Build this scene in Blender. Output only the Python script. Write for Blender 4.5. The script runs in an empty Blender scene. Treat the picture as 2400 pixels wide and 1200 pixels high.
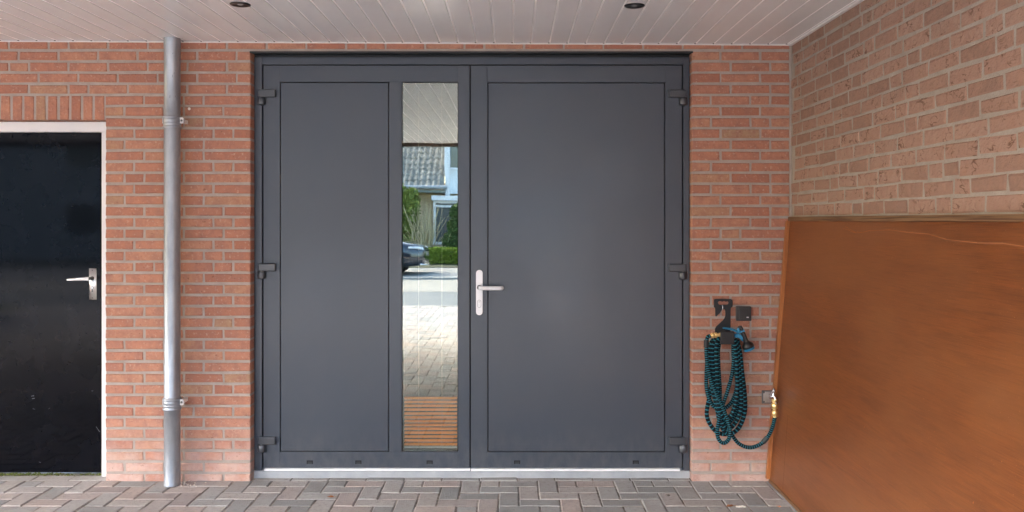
import bpy, bmesh, math, random
from mathutils import Vector, Matrix, noise
R = math.radians
random.seed(11)
S = bpy.context.scene
COL = S.collection

# ------------------------------------------------------------------ camera, sky, sun, exposure
F, CD, CH, VX, VY = 2000.0, 4.76, 1.452, 1203.0, 516.0     # focal length (photo px), distance, height, vanishing point
cam_d = bpy.data.cameras.new('camera')
cam = bpy.data.objects.new('camera', cam_d); COL.objects.link(cam)
cam.location = (0, -CD, CH); cam.rotation_euler = (R(90), 0, 0)
cam_d.sensor_width = 36; cam_d.lens = F/2400*36
cam_d.shift_x = (1200-VX)/2400; cam_d.shift_y = -(600-VY)/2400
cam_d.clip_start = 0.05; cam_d.clip_end = 1000
S.camera = cam
W = bpy.data.worlds.new('World'); S.world = W; W.use_nodes = True
wn = W.node_tree; wn.nodes.clear()
sky = wn.nodes.new('ShaderNodeTexSky'); sky.sky_type = 'NISHITA'; sky.sun_disc = False
SUN_EL, SUN_AZ = 36, 128         # veiled sun in front of the carport, a little to the left (azimuth counted from +y towards -x)
sky.sun_elevation = R(SUN_EL); sky.sun_rotation = R(-SUN_AZ); sky.dust_density = 3.0; sky.air_density = 1.0
hs = wn.nodes.new('ShaderNodeHueSaturation'); hs.inputs['Saturation'].default_value = 1.15
bg = wn.nodes.new('ShaderNodeBackground'); bg.inputs[1].default_value = 0.15
wo = wn.nodes.new('ShaderNodeOutputWorld')
wn.links.new(sky.outputs[0], hs.inputs['Color']); wn.links.new(hs.outputs[0], bg.inputs[0]); wn.links.new(bg.outputs[0], wo.inputs[0])
sl = bpy.data.lights.new('sun', 'SUN'); sl.energy = 0.9; sl.angle = R(50); sl.color = (1, .99, .975)
so = bpy.data.objects.new('sun', sl); COL.objects.link(so)
sdir = Vector((-math.sin(R(SUN_AZ))*math.cos(R(SUN_EL)), math.cos(R(SUN_AZ))*math.cos(R(SUN_EL)), math.sin(R(SUN_EL))))
so.rotation_euler = (-sdir).to_track_quat('-Z', 'Y').to_euler(); so.location = (0, 5, 12)
S.view_settings.view_transform = 'Standard'; S.view_settings.look = 'None'
S.view_settings.exposure = 3.85; S.view_settings.gamma = 1

# ------------------------------------------------------------------ helpers
def P(px, py, y):                      # photo pixel + depth behind the brick face -> point in metres
    d = CD + y
    return Vector(((px-VX)/F*d, y, CH-(py-VY)/F*d))
def PX(px, y): return (px-VX)/F*(CD+y)
def PZ(py, y): return CH-(py-VY)/F*(CD+y)

def mat(name, col, rough=.6, metal=0, spec=.5, col2=None, nscale=20, ndetail=4, nlow=.35, nhigh=.65, stretch=(1,1,1),
        bump=0, bscale=60, bstretch=(1,1,1), ramp=None, coat=0, extra=None):
    m = bpy.data.materials.new(name); m.use_nodes = True
    nt = m.node_tree; b = nt.nodes['Principled BSDF']
    b.inputs['Base Color'].default_value = (*col, 1); b.inputs['Roughness'].default_value = rough
    b.inputs['Metallic'].default_value = metal; b.inputs['Specular IOR Level'].default_value = spec
    b.inputs['Coat Weight'].default_value = coat
    def N(t, **k):
        n = nt.nodes.new(t)
        for a, v in k.items(): setattr(n, a, v)
        return n
    def noise_tex(scale, detail, st, w=0):
        tc = N('ShaderNodeTexCoord'); mp = N('ShaderNodeMapping'); mp.inputs['Scale'].default_value = st
        mp.inputs['Location'].default_value = (w, w*.7, w*1.3)
        nz = N('ShaderNodeTexNoise'); nz.inputs['Scale'].default_value = scale; nz.inputs['Detail'].default_value = detail
        nz.inputs['Roughness'].default_value = .62
        nt.links.new(tc.outputs['Object'], mp.inputs[0]); nt.links.new(mp.outputs[0], nz.inputs['Vector'])
        return nz.outputs['Fac']
    def rng(sock, a, b_, lo=0, hi=1):
        r = N('ShaderNodeMapRange'); r.inputs[1].default_value = a; r.inputs[2].default_value = b_
        r.inputs[3].default_value = lo; r.inputs[4].default_value = hi
        nt.links.new(sock, r.inputs[0]); return r.outputs[0]
    def mix(fac, a, c, mode='MIX'):
        x = N('ShaderNodeMix', data_type='RGBA', blend_type=mode)
        for s, v in ((x.inputs[0], fac), (x.inputs[6], a), (x.inputs[7], c)):
            if hasattr(v, 'is_output'): nt.links.new(v, s)
            elif isinstance(v, tuple): s.default_value = (*v, 1)
            else: s.default_value = v
        return x.outputs[2]
    base = (*col,)
    if ramp:                            # per-piece colour from the 'rnd' face attribute
        at = N('ShaderNodeAttribute', attribute_name='rnd'); cr = N('ShaderNodeValToRGB')
        e = cr.color_ramp.elements
        e[0].position, e[0].color = ramp[0][0], (*ramp[0][1], 1); e[1].position, e[1].color = ramp[-1][0], (*ramp[-1][1], 1)
        for p, c in ramp[1:-1]:
            q = e.new(p); q.color = (*c, 1)
        nt.links.new(at.outputs['Fac'], cr.inputs[0]); base = cr.outputs[0]
    if col2 is not None:
        base = mix(rng(noise_tex(nscale, ndetail, stretch), nlow, nhigh), base, col2)
    if extra: base = extra(N, nt, noise_tex, rng, mix, base, b)
    if hasattr(base, 'is_output'): nt.links.new(base, b.inputs['Base Color'])
    if bump:
        bp = N('ShaderNodeBump'); bp.inputs['Strength'].default_value = 1; bp.inputs['Distance'].default_value = bump
        nt.links.new(noise_tex(bscale, 6, bstretch, 3.1), bp.inputs['Height']); nt.links.new(bp.outputs[0], b.inputs['Normal'])
    return m

ORG = {}
class MB:
    def __init__(s): s.v = []; s.f = []; s.m = []; s.r = []; s.sm = []; s.uv = []
    def add(s, vs, fs, mi=0, rnd=None, smooth=False, uv=None):
        o = len(s.v); s.v += [tuple(p) for p in vs]
        r = random.random() if rnd is None else rnd
        for i, f in enumerate(fs):
            s.f.append([o+k for k in f]); s.m.append(mi); s.r.append(r); s.sm.append(smooth)
            s.uv.append(uv[i] if uv else None)
        return s
    def box(s, x0, x1, y0, y1, z0, z1, mi=0, rnd=None):
        v = [(x, y, z) for x in (x0, x1) for y in (y0, y1) for z in (z0, z1)]
        return s.add(v, [(0,1,3,2), (4,6,7,5), (0,4,5,1), (2,3,7,6), (0,2,6,4), (1,5,7,3)], mi, rnd)
    def cbox(s, x0, x1, y0, y1, z0, z1, c=.003, mi=0, rnd=None):         # chamfered box
        bm = bmesh.new(); bmesh.ops.create_cube(bm, size=1)
        for p in bm.verts: p.co = Vector(((x0+x1)/2+p.co.x*(x1-x0), (y0+y1)/2+p.co.y*(y1-y0), (z0+z1)/2+p.co.z*(z1-z0)))
        bmesh.ops.bevel(bm, geom=bm.edges[:]+bm.verts[:], offset=c, segments=2, affect='EDGES', profile=.5)
        bm.verts.index_update()
        s.add([p.co[:] for p in bm.verts], [[q.index for q in f.verts] for f in bm.faces], mi, rnd); bm.free(); return s
    def prism(s, poly, y0, y1, mi=0, c=0, rnd=None):                     # outline in x,z with thickness in y (y0 = front)
        n = len(poly); cx = sum(p[0] for p in poly)/n; cz = sum(p[1] for p in poly)/n
        v = [(x, y1, z) for x, z in poly] + [(x, y0+c, z) for x, z in poly]
        fs = [[i, (i+1) % n, n+(i+1) % n, n+i] for i in range(n)] + [list(range(n))]
        if c:
            L = []
            for i, (x, z) in enumerate(poly):
                dx, dz = cx-x, cz-z; l = math.hypot(dx, dz) or 1
                L.append((x+dx/l*c, y0, z+dz/l*c))
            v += L; fs += [[n+i, n+(i+1) % n, 2*n+(i+1) % n, 2*n+i] for i in range(n)] + [[2*n+i for i in range(n)]]
        else: fs += [[n+i for i in range(n)]]
        return s.add(v, fs, mi, rnd)
    def lathe(s, base, axis, prof, n=24, mi=0, sx=1, sy=1, rnd=None):    # prof = (radius, along)
        a = Vector(axis).normalized(); t = Vector((0, 0, 1)) if abs(a.z) < .9 else Vector((1, 0, 0))
        u = a.cross(t).normalized(); w = a.cross(u); b = Vector(base); v = []; fs = []
        for r, h in prof:
            for i in range(n):
                t_ = 2*math.pi*i/n; v.append(b+a*h+u*(r*math.cos(t_)*sx)+w*(r*math.sin(t_)*sy))
        for j in range(len(prof)-1):
            for i in range(n): fs.append((j*n+i, j*n+(i+1) % n, (j+1)*n+(i+1) % n, (j+1)*n+i))
        s.add(v, fs, mi, rnd, True)
        if prof[0][0] > 1e-5: s.add(v[:n], [list(range(n))], mi, rnd)
        if prof[-1][0] > 1e-5: s.add(v[-n:], [list(range(n))], mi, rnd)
        return s
    def tube(s, pts, rad, n=10, mi=0, sub=6, closed=False, rnd=None, flat=1, l0=0):
        pts = [Vector(p) for p in pts]; q = []
        if sub > 1:
            for i in range(len(pts)-1):
                p0 = pts[max(i-1, 0)]; p1 = pts[i]; p2 = pts[i+1]; p3 = pts[min(i+2, len(pts)-1)]
                for k in range(sub):
                    t = k/sub
                    q.append(.5*((2*p1)+(p2-p0)*t+(2*p0-5*p1+4*p2-p3)*t*t+(3*p1-p0-3*p2+p3)*t**3))
            q.append(pts[-1])
        else: q = pts
        v = []; fs = []; uvs = []; L = [l0]; up = None
        for i in range(1, len(q)): L.append(L[-1]+(q[i]-q[i-1]).length)
        for i, p in enumerate(q):
            tg = (q[min(i+1, len(q)-1)]-q[max(i-1, 0)]).normalized()
            if up is None: up = tg.orthogonal().normalized()
            up = (up-tg*up.dot(tg)).normalized(); w = tg.cross(up)
            r = rad(i/(len(q)-1)) if callable(rad) else rad
            for k in range(n):
                a = 2*math.pi*k/n; v.append(p+up*(r*math.cos(a))+w*(r*math.sin(a)*flat))
        for i in range(len(q)-1):
            for k in range(n):
                fs.append((i*n+k, i*n+(k+1) % n, (i+1)*n+(k+1) % n, (i+1)*n+k))
                a0, a1 = k/n, (k+1)/n; uvs.append([(L[i], a0), (L[i], a1), (L[i+1], a1), (L[i+1], a0)])
        s.add(v, fs, mi, rnd, True, uvs)
        s.add(v[:n], [list(range(n))], mi, rnd); s.add(v[-n:], [list(range(n))], mi, rnd)
        return s
    def build(s, name, mats, parent=None, origin=None, recalc=True):
        if not isinstance(mats, (list, tuple)): mats = [mats]
        if origin is None:
            if parent is not None: origin = ORG[parent.name]
            else:
                xs, ys, zs = zip(*s.v); origin = ((min(xs)+max(xs))/2, (min(ys)+max(ys))/2, min(zs))
        o_ = Vector(origin)
        me = bpy.data.meshes.new(name); me.from_pydata([tuple(Vector(p)-o_) for p in s.v], [], s.f)
        for m in mats: me.materials.append(m)
        me.polygons.foreach_set('material_index', s.m); me.polygons.foreach_set('use_smooth', s.sm)
        at = me.attributes.new('rnd', 'FLOAT', 'FACE'); at.data.foreach_set('value', s.r)
        if any(u is not None for u in s.uv):
            ul = me.uv_layers.new(name='UVMap')
            for pl in me.polygons:
                u = s.uv[pl.index]
                if u:
                    for k, li in enumerate(pl.loop_indices): ul.data[li].uv = u[k]
        if recalc:
            bm = bmesh.new(); bm.from_mesh(me); bmesh.ops.recalc_face_normals(bm, faces=bm.faces[:]); bm.to_mesh(me); bm.free()
        me.update()
        ob = bpy.data.objects.new(name, me); COL.objects.link(ob)
        ORG[ob.name] = o_
        if parent is not None:
            ob.parent = parent; ob.location = o_-ORG[parent.name]
        else: ob.location = o_
        return ob

def tag(o, label=None, cat=None, group=None, kind=None):
    for k, v in (('label', label), ('category', cat), ('group', group), ('kind', kind)):
        if v: o[k] = v
    return o
def thing(name, loc, label, cat, group=None):
    o = bpy.data.objects.new(name, None); COL.objects.link(o); o.location = loc; o.empty_display_size = .1
    ORG[o.name] = Vector(loc); return tag(o, label, cat, group)
def dup_part(o, loc, parent=None):                     # copy of a part, loc in world metres
    c = o.copy(); COL.objects.link(c); p = parent or o.parent
    c.parent = p; c.location = Vector(loc)-ORG[p.name]; ORG[c.name] = Vector(loc); return c
def rpoly(x0, x1, z0, z1, r, n=5):                     # rounded rectangle outline
    out = []
    for cx, cz, a0 in ((x1-r, z1-r, 0), (x0+r, z1-r, 90), (x0+r, z0+r, 180), (x1-r, z0+r, 270)):
        for k in range(n+1):
            a = R(a0+90*k/n); out.append((cx+r*math.cos(a), cz+r*math.sin(a)))
    return out

# ------------------------------------------------------------------ materials
def salt(N, nt, noise_tex, rng, mix, base, b):         # pale lime bloom low on the wall, plus lighter and darker fired patches
    tc = N('ShaderNodeTexCoord'); sp = N('ShaderNodeSeparateXYZ'); nt.links.new(tc.outputs['Object'], sp.inputs[0])
    z = rng(sp.outputs[2], .02, .36, .75, 0)
    mm = N('ShaderNodeMath', operation='MULTIPLY'); nt.links.new(z, mm.inputs[0]); nt.links.new(rng(noise_tex(3.5, 5, (1,1,1), 9), .36, .58), mm.inputs[1])
    base = mix(mm.outputs[0], base, (.64, .50, .45))
    base = mix(rng(noise_tex(70, 5, (1,1,1), 5), .57, .72, 0, .6), base, (.62, .42, .31))
    base = mix(rng(noise_tex(45, 6, (1,1,1.6), 15), .62, .70, 0, .7), base, (.15, .065, .045))
    return base
M_brick = mat('red_brick', (.4,.16,.1), .85, spec=.25, col2=(.35,.165,.125), nscale=18, ndetail=7, nlow=.42, nhigh=.72, bump=.007, bscale=60, extra=salt,
    ramp=[(0,(.40,.168,.110)), (.2,(.45,.200,.132)), (.55,(.49,.225,.147)), (.9,(.49,.25,.162)), (.97,(.45,.255,.16)), (1,(.40,.25,.16))])
def dirt(N, nt, noise_tex, rng, mix, base, b):
    return mix(rng(noise_tex(160, 3, (1,1,1), 4), .58, .75, 0, .5), base, (.22, .19, .15))
M_mortar = mat('grey_mortar', (.37,.315,.275), .95, spec=.15, col2=(.43,.375,.335), nscale=14, bump=.003, bscale=130, extra=dirt)
def crease(N, nt, noise_tex, rng, mix, base, b):       # the drag marks of hand-thrown bricks
    tc = N('ShaderNodeTexCoord'); mp = N('ShaderNodeMapping'); mp.inputs['Scale'].default_value = (1, 1, 1.6)
    nz = N('ShaderNodeTexNoise'); nz.inputs['Scale'].default_value = 17; nz.inputs['Detail'].default_value = 2; nz.inputs['Distortion'].default_value = .7
    nt.links.new(tc.outputs['Object'], mp.inputs[0]); nt.links.new(mp.outputs[0], nz.inputs['Vector'])
    a = N('ShaderNodeMath', operation='SUBTRACT'); nt.links.new(nz.outputs['Fac'], a.inputs[0]); a.inputs[1].default_value = .5
    ab = N('ShaderNodeMath', operation='ABSOLUTE'); nt.links.new(a.outputs[0], ab.inputs[0])
    line = rng(ab.outputs[0], .006, .034, 1, 0)
    mm = N('ShaderNodeMath', operation='MULTIPLY'); nt.links.new(line, mm.inputs[0]); nt.links.new(rng(noise_tex(13, 2, (1,1,1), 21), .49, .59), mm.inputs[1])
    at = N('ShaderNodeAttribute', attribute_name='rnd')
    m2 = N('ShaderNodeMath', operation='MULTIPLY'); nt.links.new(mm.outputs[0], m2.inputs[0]); nt.links.new(rng(at.outputs['Fac'], .2, .5, .12, .85), m2.inputs[1])
    return mix(m2.outputs[0], base, (.14, .075, .05))
M_brick2 = mat('rough_brick', (.3,.15,.1), .9, spec=.2, col2=(.36,.215,.16), nscale=22, ndetail=6, nlow=.42, nhigh=.72, bump=.012, bscale=38, extra=crease,
    ramp=[(0,(.28,.175,.135)), (.3,(.34,.215,.165)), (.6,(.38,.24,.185)), (.85,(.39,.255,.20)), (1,(.32,.22,.17))])
M_mortar2 = mat('sandy_mortar', (.34,.30,.255), .95, spec=.15, col2=(.40,.36,.315), nscale=10, bump=.005, bscale=90, extra=dirt)
def weather(N, nt, noise_tex, rng, mix, base, b):        # brown grime in patches, pale grit, dark flecks
    base = mix(rng(noise_tex(2.6, 5, (1, 1, 1), 41), .42, .68, 0, .35), base, (.27, .225, .195))
    base = mix(rng(noise_tex(38, 7, (1, 1, 1), 43), .55, .70, 0, .5), base, (.19, .17, .155))
    return mix(rng(noise_tex(150, 3, (1, 1, 1), 47), .66, .72, 0, .7), base, (.62, .58, .53))
M_paver = mat('concrete_paver', (.25,.23,.21), .85, spec=.3, col2=(.31,.295,.28), nscale=45, ndetail=6, nlow=.45, nhigh=.85, bump=.004, bscale=160, extra=weather,
    ramp=[(0,(.27,.28,.275)), (.25,(.36,.365,.36)), (.5,(.46,.44,.42)), (.7,(.40,.365,.35)), (.85,(.47,.395,.36)), (1,(.31,.275,.265))])
M_joint = mat('joint_sand', (.13,.115,.10), 1, spec=.1, col2=(.42,.375,.33), nscale=6, nlow=.42, nhigh=.60)
M_pvc = mat('white_pvc', (.78,.785,.795), .27, spec=.5, col2=(.74,.745,.755), nscale=1.6)
M_trim = mat('white_trim', (.75,.73,.72), .4)
def handled(N, nt, noise_tex, rng, mix, base, b):       # faint smears in the paint and a little dust low down
    nt.links.new(rng(noise_tex(2.2, 5, (1, 1, .6), 17), .3, .7, .29, .44), b.inputs['Roughness'])
    tc = N('ShaderNodeTexCoord'); sp = N('ShaderNodeSeparateXYZ'); nt.links.new(tc.outputs['Object'], sp.inputs[0])
    mm = N('ShaderNodeMath', operation='MULTIPLY'); nt.links.new(rng(sp.outputs[2], .05, .30, .22, 0), mm.inputs[0]); nt.links.new(rng(noise_tex(26, 6, (1, 1, .5), 6), .35, .7), mm.inputs[1])
    return mix(mm.outputs[0], base, (.22, .21, .20))
M_door = mat('anthracite_paint', (.032,.044,.065), .36, spec=.8, bump=.00012, bscale=700, col2=(.038,.048,.066), nscale=3, extra=handled)
M_seal = mat('black_rubber', (.004,.004,.005), .7, spec=.2)
M_black = mat('black_lacquer', (.0024,.0028,.0045), .06, spec=.15, col2=(.004,.0045,.007), nscale=5, bump=.00006, bscale=14)
M_wframe = mat('white_paint', (.78,.77,.78), .45, bump=.0006, bscale=40)
M_steel = mat('satin_steel', (.80,.80,.80), .33, metal=1, col2=(.72,.72,.72), nscale=40, stretch=(1,1,.1))
M_sheen = mat('bright_aluminium', (.90,.90,.92), .4, metal=.12, spec=.8)
M_steel_dark = mat('dark_steel', (.16,.16,.16), .4, metal=1)
M_zinc = mat('galvanised_zinc', (.43,.46,.50), .46, metal=.78, spec=.4, col2=(.30,.33,.37), nscale=12, ndetail=6, stretch=(1,1,.35), bump=.0006, bscale=14, bstretch=(1,1,.3))
def grain(N, nt, noise_tex, rng, mix, base, b):
    g = noise_tex(8, 10, (1, .3, 2.2), 2); g2 = noise_tex(64, 9, (1, .10, 4.5), 8)
    base = mix(rng(g, .38, .64), base, (.215, .066, .016))
    base = mix(rng(g2, .47, .66, 0, .62), base, (.085, .023, .007))
    base = mix(rng(noise_tex(1.5, 3, (1, .6, 1.1), 31), .42, .66, 0, .8), base, (.23, .085, .028))
    return mix(rng(noise_tex(210, 2, (1, 1, 1), 12), .68, .74, 0, .5), base, (.5, .25, .12))
M_ply = mat('varnished_plywood', (.155,.047,.012), .36, spec=.5, extra=grain, bump=.0009, bscale=60, bstretch=(1,.15,4))
M_batten = mat('orange_batten', (.42,.155,.045), .5, col2=(.35,.12,.035), nscale=30, stretch=(1,1,.12))
def layers(N, nt, noise_tex, rng, mix, base, b):
    return mix(rng(noise_tex(150, 2, (.02, .02, 1.6), 2), .44, .56), base, (.10, .045, .02))
M_edge = mat('plywood_edge', (.21,.115,.055), .7, extra=layers)
M_crack = mat('torn_veneer', (.40,.17,.075), .8)
M_conc = mat('grey_concrete', (.30,.325,.35), .9, col2=(.38,.40,.42), nscale=9, bump=.002, bscale=60)
M_rubber = mat('black_plastic', (.022,.022,.024), .5, spec=.4, bump=.0003, bscale=300)
M_blue = mat('blue_plastic', (.02,.22,.40), .35)
M_brass = mat('polished_brass', (.92,.68,.30), .3, metal=.75)
M_chrome = mat('chrome', (.85,.84,.84), .15, metal=1)
M_nickel = mat('brushed_nickel_plate', (.50,.46,.43), .3, metal=.6, col2=(.36,.33,.30), nscale=60, stretch=(1,1,.1))
M_moss = mat('moss', (.10,.13,.02), 1, col2=(.17,.17,.05), nscale=80, spec=.1)
M_white_spot = mat('white_filler', (.8,.78,.74), .8)
M_leaf = mat('dry_leaf', (.30,.11,.03), .8, col2=(.20,.07,.02), nscale=60)
M_leafred = mat('red_leaf', (.42,.07,.03), .7, col2=(.6,.3,.1), nscale=60)
M_chip = mat('pale_chip', (.75,.70,.62), .9)
# hose fabric: teal threads winding round a black sleeve
def hosecol(N, nt, noise_tex, rng, mix, base, b):
    uv = N('ShaderNodeUVMap'); sp = N('ShaderNodeSeparateXYZ'); nt.links.new(uv.outputs[0], sp.inputs[0])
    at = N('ShaderNodeAttribute', attribute_name='rnd')
    fr = N('ShaderNodeMath', operation='MULTIPLY'); nt.links.new(sp.outputs[0], fr.inputs[0]); nt.links.new(rng(at.outputs['Fac'], .55, .6, 82, 46), fr.inputs[1])
    ad = N('ShaderNodeMath', operation='ADD'); nt.links.new(fr.outputs[0], ad.inputs[0]); ad.inputs[1].default_value = 0
    fc = N('ShaderNodeMath', operation='FRACT'); nt.links.new(ad.outputs[0], fc.inputs[0])
    tri = N('ShaderNodeMath', operation='PINGPONG'); nt.links.new(fc.outputs[0], tri.inputs[0]); tri.inputs[1].default_value = .5
    return mix(rng(tri.outputs[0], .33, .42), base, (.03, .21, .27))
M_hose = mat('woven_hose', (.004,.006,.009), .8, spec=.2, extra=hosecol)

# glass: a coated double pane, strong mirror outside, blind behind it
M_glass = bpy.data.materials.new('coated_glass'); M_glass.use_nodes = True
nt = M_glass.node_tree; nt.nodes.clear()
out = nt.nodes.new('ShaderNodeOutputMaterial'); mx = nt.nodes.new('ShaderNodeMixShader')
tr = nt.nodes.new('ShaderNodeBsdfTransparent'); gl = nt.nodes.new('ShaderNodeBsdfGlossy')
tr.inputs[0].default_value = (.93, .96, .94, 1); gl.inputs[0].default_value = (.98, 1, .90, 1); gl.inputs['Roughness'].default_value = 0.0
mx.inputs[0].default_value = .20
tc = nt.nodes.new('ShaderNodeTexCoord'); mp = nt.nodes.new('ShaderNodeMapping'); mp.inputs['Scale'].default_value = (1.6, 1, 1)
nz = nt.nodes.new('ShaderNodeTexNoise'); nz.inputs['Scale'].default_value = 5; nz.inputs['Detail'].default_value = 1
bp = nt.nodes.new('ShaderNodeBump'); bp.inputs['Distance'].default_value = .00010; bp.inputs['Strength'].default_value = 1
L = nt.links.new
L(tc.outputs['Object'], mp.inputs[0]); L(mp.outputs[0], nz.inputs['Vector']); L(nz.outputs['Fac'], bp.inputs['Height']); L(bp.outputs[0], gl.inputs['Normal'])
L(tr.outputs[0], mx.inputs[1]); L(gl.outputs[0], mx.inputs[2]); L(mx.outputs[0], out.inputs[0])
M_slat = mat('orange_wood_slat', (.98,.31,.025), .4, col2=(.96,.28,.02), nscale=20, stretch=(.2,1,1))
M_dark = mat('dark_interior', (.03,.035,.035), .8)

# ------------------------------------------------------------------ brick walls
def wall_bricks(mb, rows, spans, mapper, joint=.012, lens=(.209, .0985), depth=.10, jit=.0019, ch=.0035, mi=0, proud=.004, hdr=.2):
    prev = []
    for ri, (z0, z1) in enumerate(rows):
        cur = []
        for (a, b) in spans((z0+z1)/2):
            u = a; first = True
            while u < b-.02:
                best = None
                for t in range(8):
                    l = lens[0] if random.random() > hdr else lens[1]
                    if first: l = random.choice((lens[0], lens[1], lens[0]*.73))
                    if first and a < -50: l = lens[0]*random.random()+.03
                    e = u+l+joint/2
                    if all(abs(e-p) > .03 for p in prev): best = l; break
                    best = best or l
                l = best; e = u+l
                if e > b-.06: e = b
                first = False
                q = lambda: random.uniform(-jit, jit)
                c4 = [(u+q(), z0+q()), (e+q(), z0+q()), (e+q(), z1+q()), (u+q(), z1+q())]
                ins = [(1, 1), (-1, 1), (-1, -1), (1, -1)]
                pd = proud+random.uniform(-.0015, .0015)
                v = [mapper(x, depth, z) for x, z in c4]+[mapper(x, 0, z) for x, z in c4]
                v += [mapper(x+sx*ch+q(), -pd, z+sz*ch+q()) for (x, z), (sx, sz) in zip(c4, ins)]
                fs = [(0,1,2,3)]+[(i, (i+1) % 4, 4+(i+1) % 4, 4+i) for i in range(4)]+[(4+i, 4+(i+1) % 4, 8+(i+1) % 4, 8+i) for i in range(4)]+[(8,9,10,11)]
                mb.add(v, fs, mi)
                cur.append(e+joint/2); u = e+joint
        prev = cur
XC = 1.551                                     # corner between front and side wall
DX0, DX1, DZ1 = PX(587.5, 0), PX(1622, 0), PZ(121.5, 0)       # brick opening of the double door
BX0, BX1, BZ1 = -3.30, PX(248, 0), 2.007                      # opening of the black door
XL = -8.0  # left end of wall and roof; unseen stretch lengthened to hold back side sun
pitch = .0620; base_j = .043
rows = [(-.03, base_j-.0075)]+[(base_j+pitch*k+.0075, base_j+pitch*(k+1)-.0075) for k in range(40)]
def spans_front(zc):
    cuts = []
    if zc < DZ1: cuts.append((DX0, DX1))
    if zc < BZ1+.14: cuts.append((BX0, BX1 if zc < BZ1 else BX1-.001))
    out = []; a = XL
    for c0, c1 in sorted(cuts): out.append((a, c0)); a = c1
    out.append((a, XC-.012)); return out
mb = MB()
wall_bricks(mb, rows, spans_front, lambda u, d, z: (u, d, z))
x = BX1-.008                                   # upright bricks over the black door
while x > BX0:
    c4 = [(x-.052, BZ1+.004), (x, BZ1+.004), (x, 2.144), (x-.052, 2.144)]
    c4 = [(a+random.uniform(-.0015, .0015), b+random.uniform(-.002, .002)) for a, b in c4]
    v = [(a, .1, b) for a, b in c4]+[(a, 0, b) for a, b in c4]+[(a+sx*.003, -.004, b+sz*.003) for (a, b), (sx, sz) in zip(c4, [(1,1), (-1,1), (-1,-1), (1,-1)])]
    mb.add(v, [(0,1,2,3)]+[(i, (i+1) % 4, 4+(i+1) % 4, 4+i) for i in range(4)]+[(4+i, 4+(i+1) % 4, 8+(i+1) % 4, 8+i) for i in range(4)]+[(8,9,10,11)], 0)
    x -= .0655
for (a, b, z0, z1) in ((XL, BX0-.003, -.05, 2.6), (BX0-.003, BX1+.003, BZ1+.006, 2.6), (BX1+.003, DX0-.003, -.05, 2.6), (DX0-.003, DX1+.003, DZ1+.004, 2.6), (DX1+.003, XC+.2, -.05, 2.6)):
    mb.box(a, b, .0, .115, z0, z1, 1)          # mortar bed
front_wall = mb.build('brick_wall', [M_brick, M_mortar], origin=(0, .05, 0))
tag(front_wall, 'orange red brick wall with thin courses around both doors', 'wall')
sp_ = MB(); sp_.lathe(P(443.5, 255, -.004), (0, -1, 0), [(.0085, 0), (.007, .002), (.003, .0035), (0, .004)], 10); sp_.build('filler_spot', M_white_spot, front_wall)

mb = MB()
rows2 = [(.004+.0641*k, .004+.0641*k+.0515) for k in range(40)]
wall_bricks(mb, rows2, lambda z: [(-.02+random.uniform(0, .1), 6.15)], lambda u, d, z: (XC+d, -u, z), joint=.0125, lens=(.207, .0975), jit=.0042, ch=.006, proud=.003, hdr=.22)
mb.box(XC, XC+.115, -6.15, -.0005, -.05, 2.6, 1)
side_wall = mb.build('brick_wall', [M_brick2, M_mortar2], origin=(XC, -3, 0))
tag(side_wall, 'rough pinkish brown brick side wall with creased bricks above the wooden panel', 'wall')
mb = MB(); mb.tube([(XC-.004, -.004, .0), (XC-.003, -.006, 1.2), (XC-.004, -.004, 2.43)], .0055, 6, sub=8); mb.build('corner_joint', M_mortar, front_wall)

# ------------------------------------------------------------------ carport ceiling
CZ0, CSL = 2.440, -.0048
cz = lambda x: CZ0+CSL*x
cei = thing('carport_roof', (-1.5, -3, 2.44), 'white slatted carport ceiling with long grooves running towards the wall', 'ceiling')
mb = MB(); SL = 42.72/420; YF = -6.1
x = XC-.004; k = 0; gx = []
nail0 = (1400+2130/4.8-VX)/420
x1 = nail0
edges = []
while x1 > XL: edges.append(x1); x1 -= SL
prevx = XC-.002
for e in edges+[XL]:
    g = .0058
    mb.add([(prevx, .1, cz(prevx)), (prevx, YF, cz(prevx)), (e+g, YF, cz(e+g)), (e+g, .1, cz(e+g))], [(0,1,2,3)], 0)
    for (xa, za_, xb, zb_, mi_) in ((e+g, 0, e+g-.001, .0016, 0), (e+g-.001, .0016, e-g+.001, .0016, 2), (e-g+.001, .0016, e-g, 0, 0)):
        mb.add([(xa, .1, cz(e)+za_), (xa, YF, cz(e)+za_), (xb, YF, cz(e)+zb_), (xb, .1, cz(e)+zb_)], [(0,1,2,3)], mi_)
    prevx = e-g
mb.box(XL, XC+.115, YF, .115, 2.605, 2.70, 1)
mb.build('ceiling_slats', [M_pvc, M_dark, mat('groove_highlight', (.92,.91,.90), .3)], cei, recalc=False)  # groove floors coloured paler: gloss on the groove edges painted in
mb = MB()
for a, b in ((XL, 0), (0, XC-.012)):
    v = [(a, -.0015, cz(a)-.001), (b, -.0015, cz(b)-.001), (b, -.0015, cz(b)-.0085), (a, -.0015, cz(a)-.0085), (a, -.011, cz(a)-.001), (b, -.011, cz(b)-.001), (b, -.011, cz(b)-.0075), (a, -.011, cz(a)-.0075)]
    mb.add(v, [(0,1,2,3), (4,5,6,7), (2,3,7,6), (0,1,5,4), (0,3,7,4), (1,2,6,5)], 0)
mb.build('edge_trim', M_trim, cei)
mb = MB(); mb.cbox(XC-.022, XC-.001, YF, -.012, cz(XC)-.012, cz(XC)-.001, .003); mb.build('edge_trim', M_trim, cei)
mb = MB(); mb.box(XL, XC+.115, YF-.03, YF-.001, 2.40, 2.74); mb.build('fascia', mat('brown_fascia', (.10,.07,.05), .6), cei)
scr = None
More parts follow.
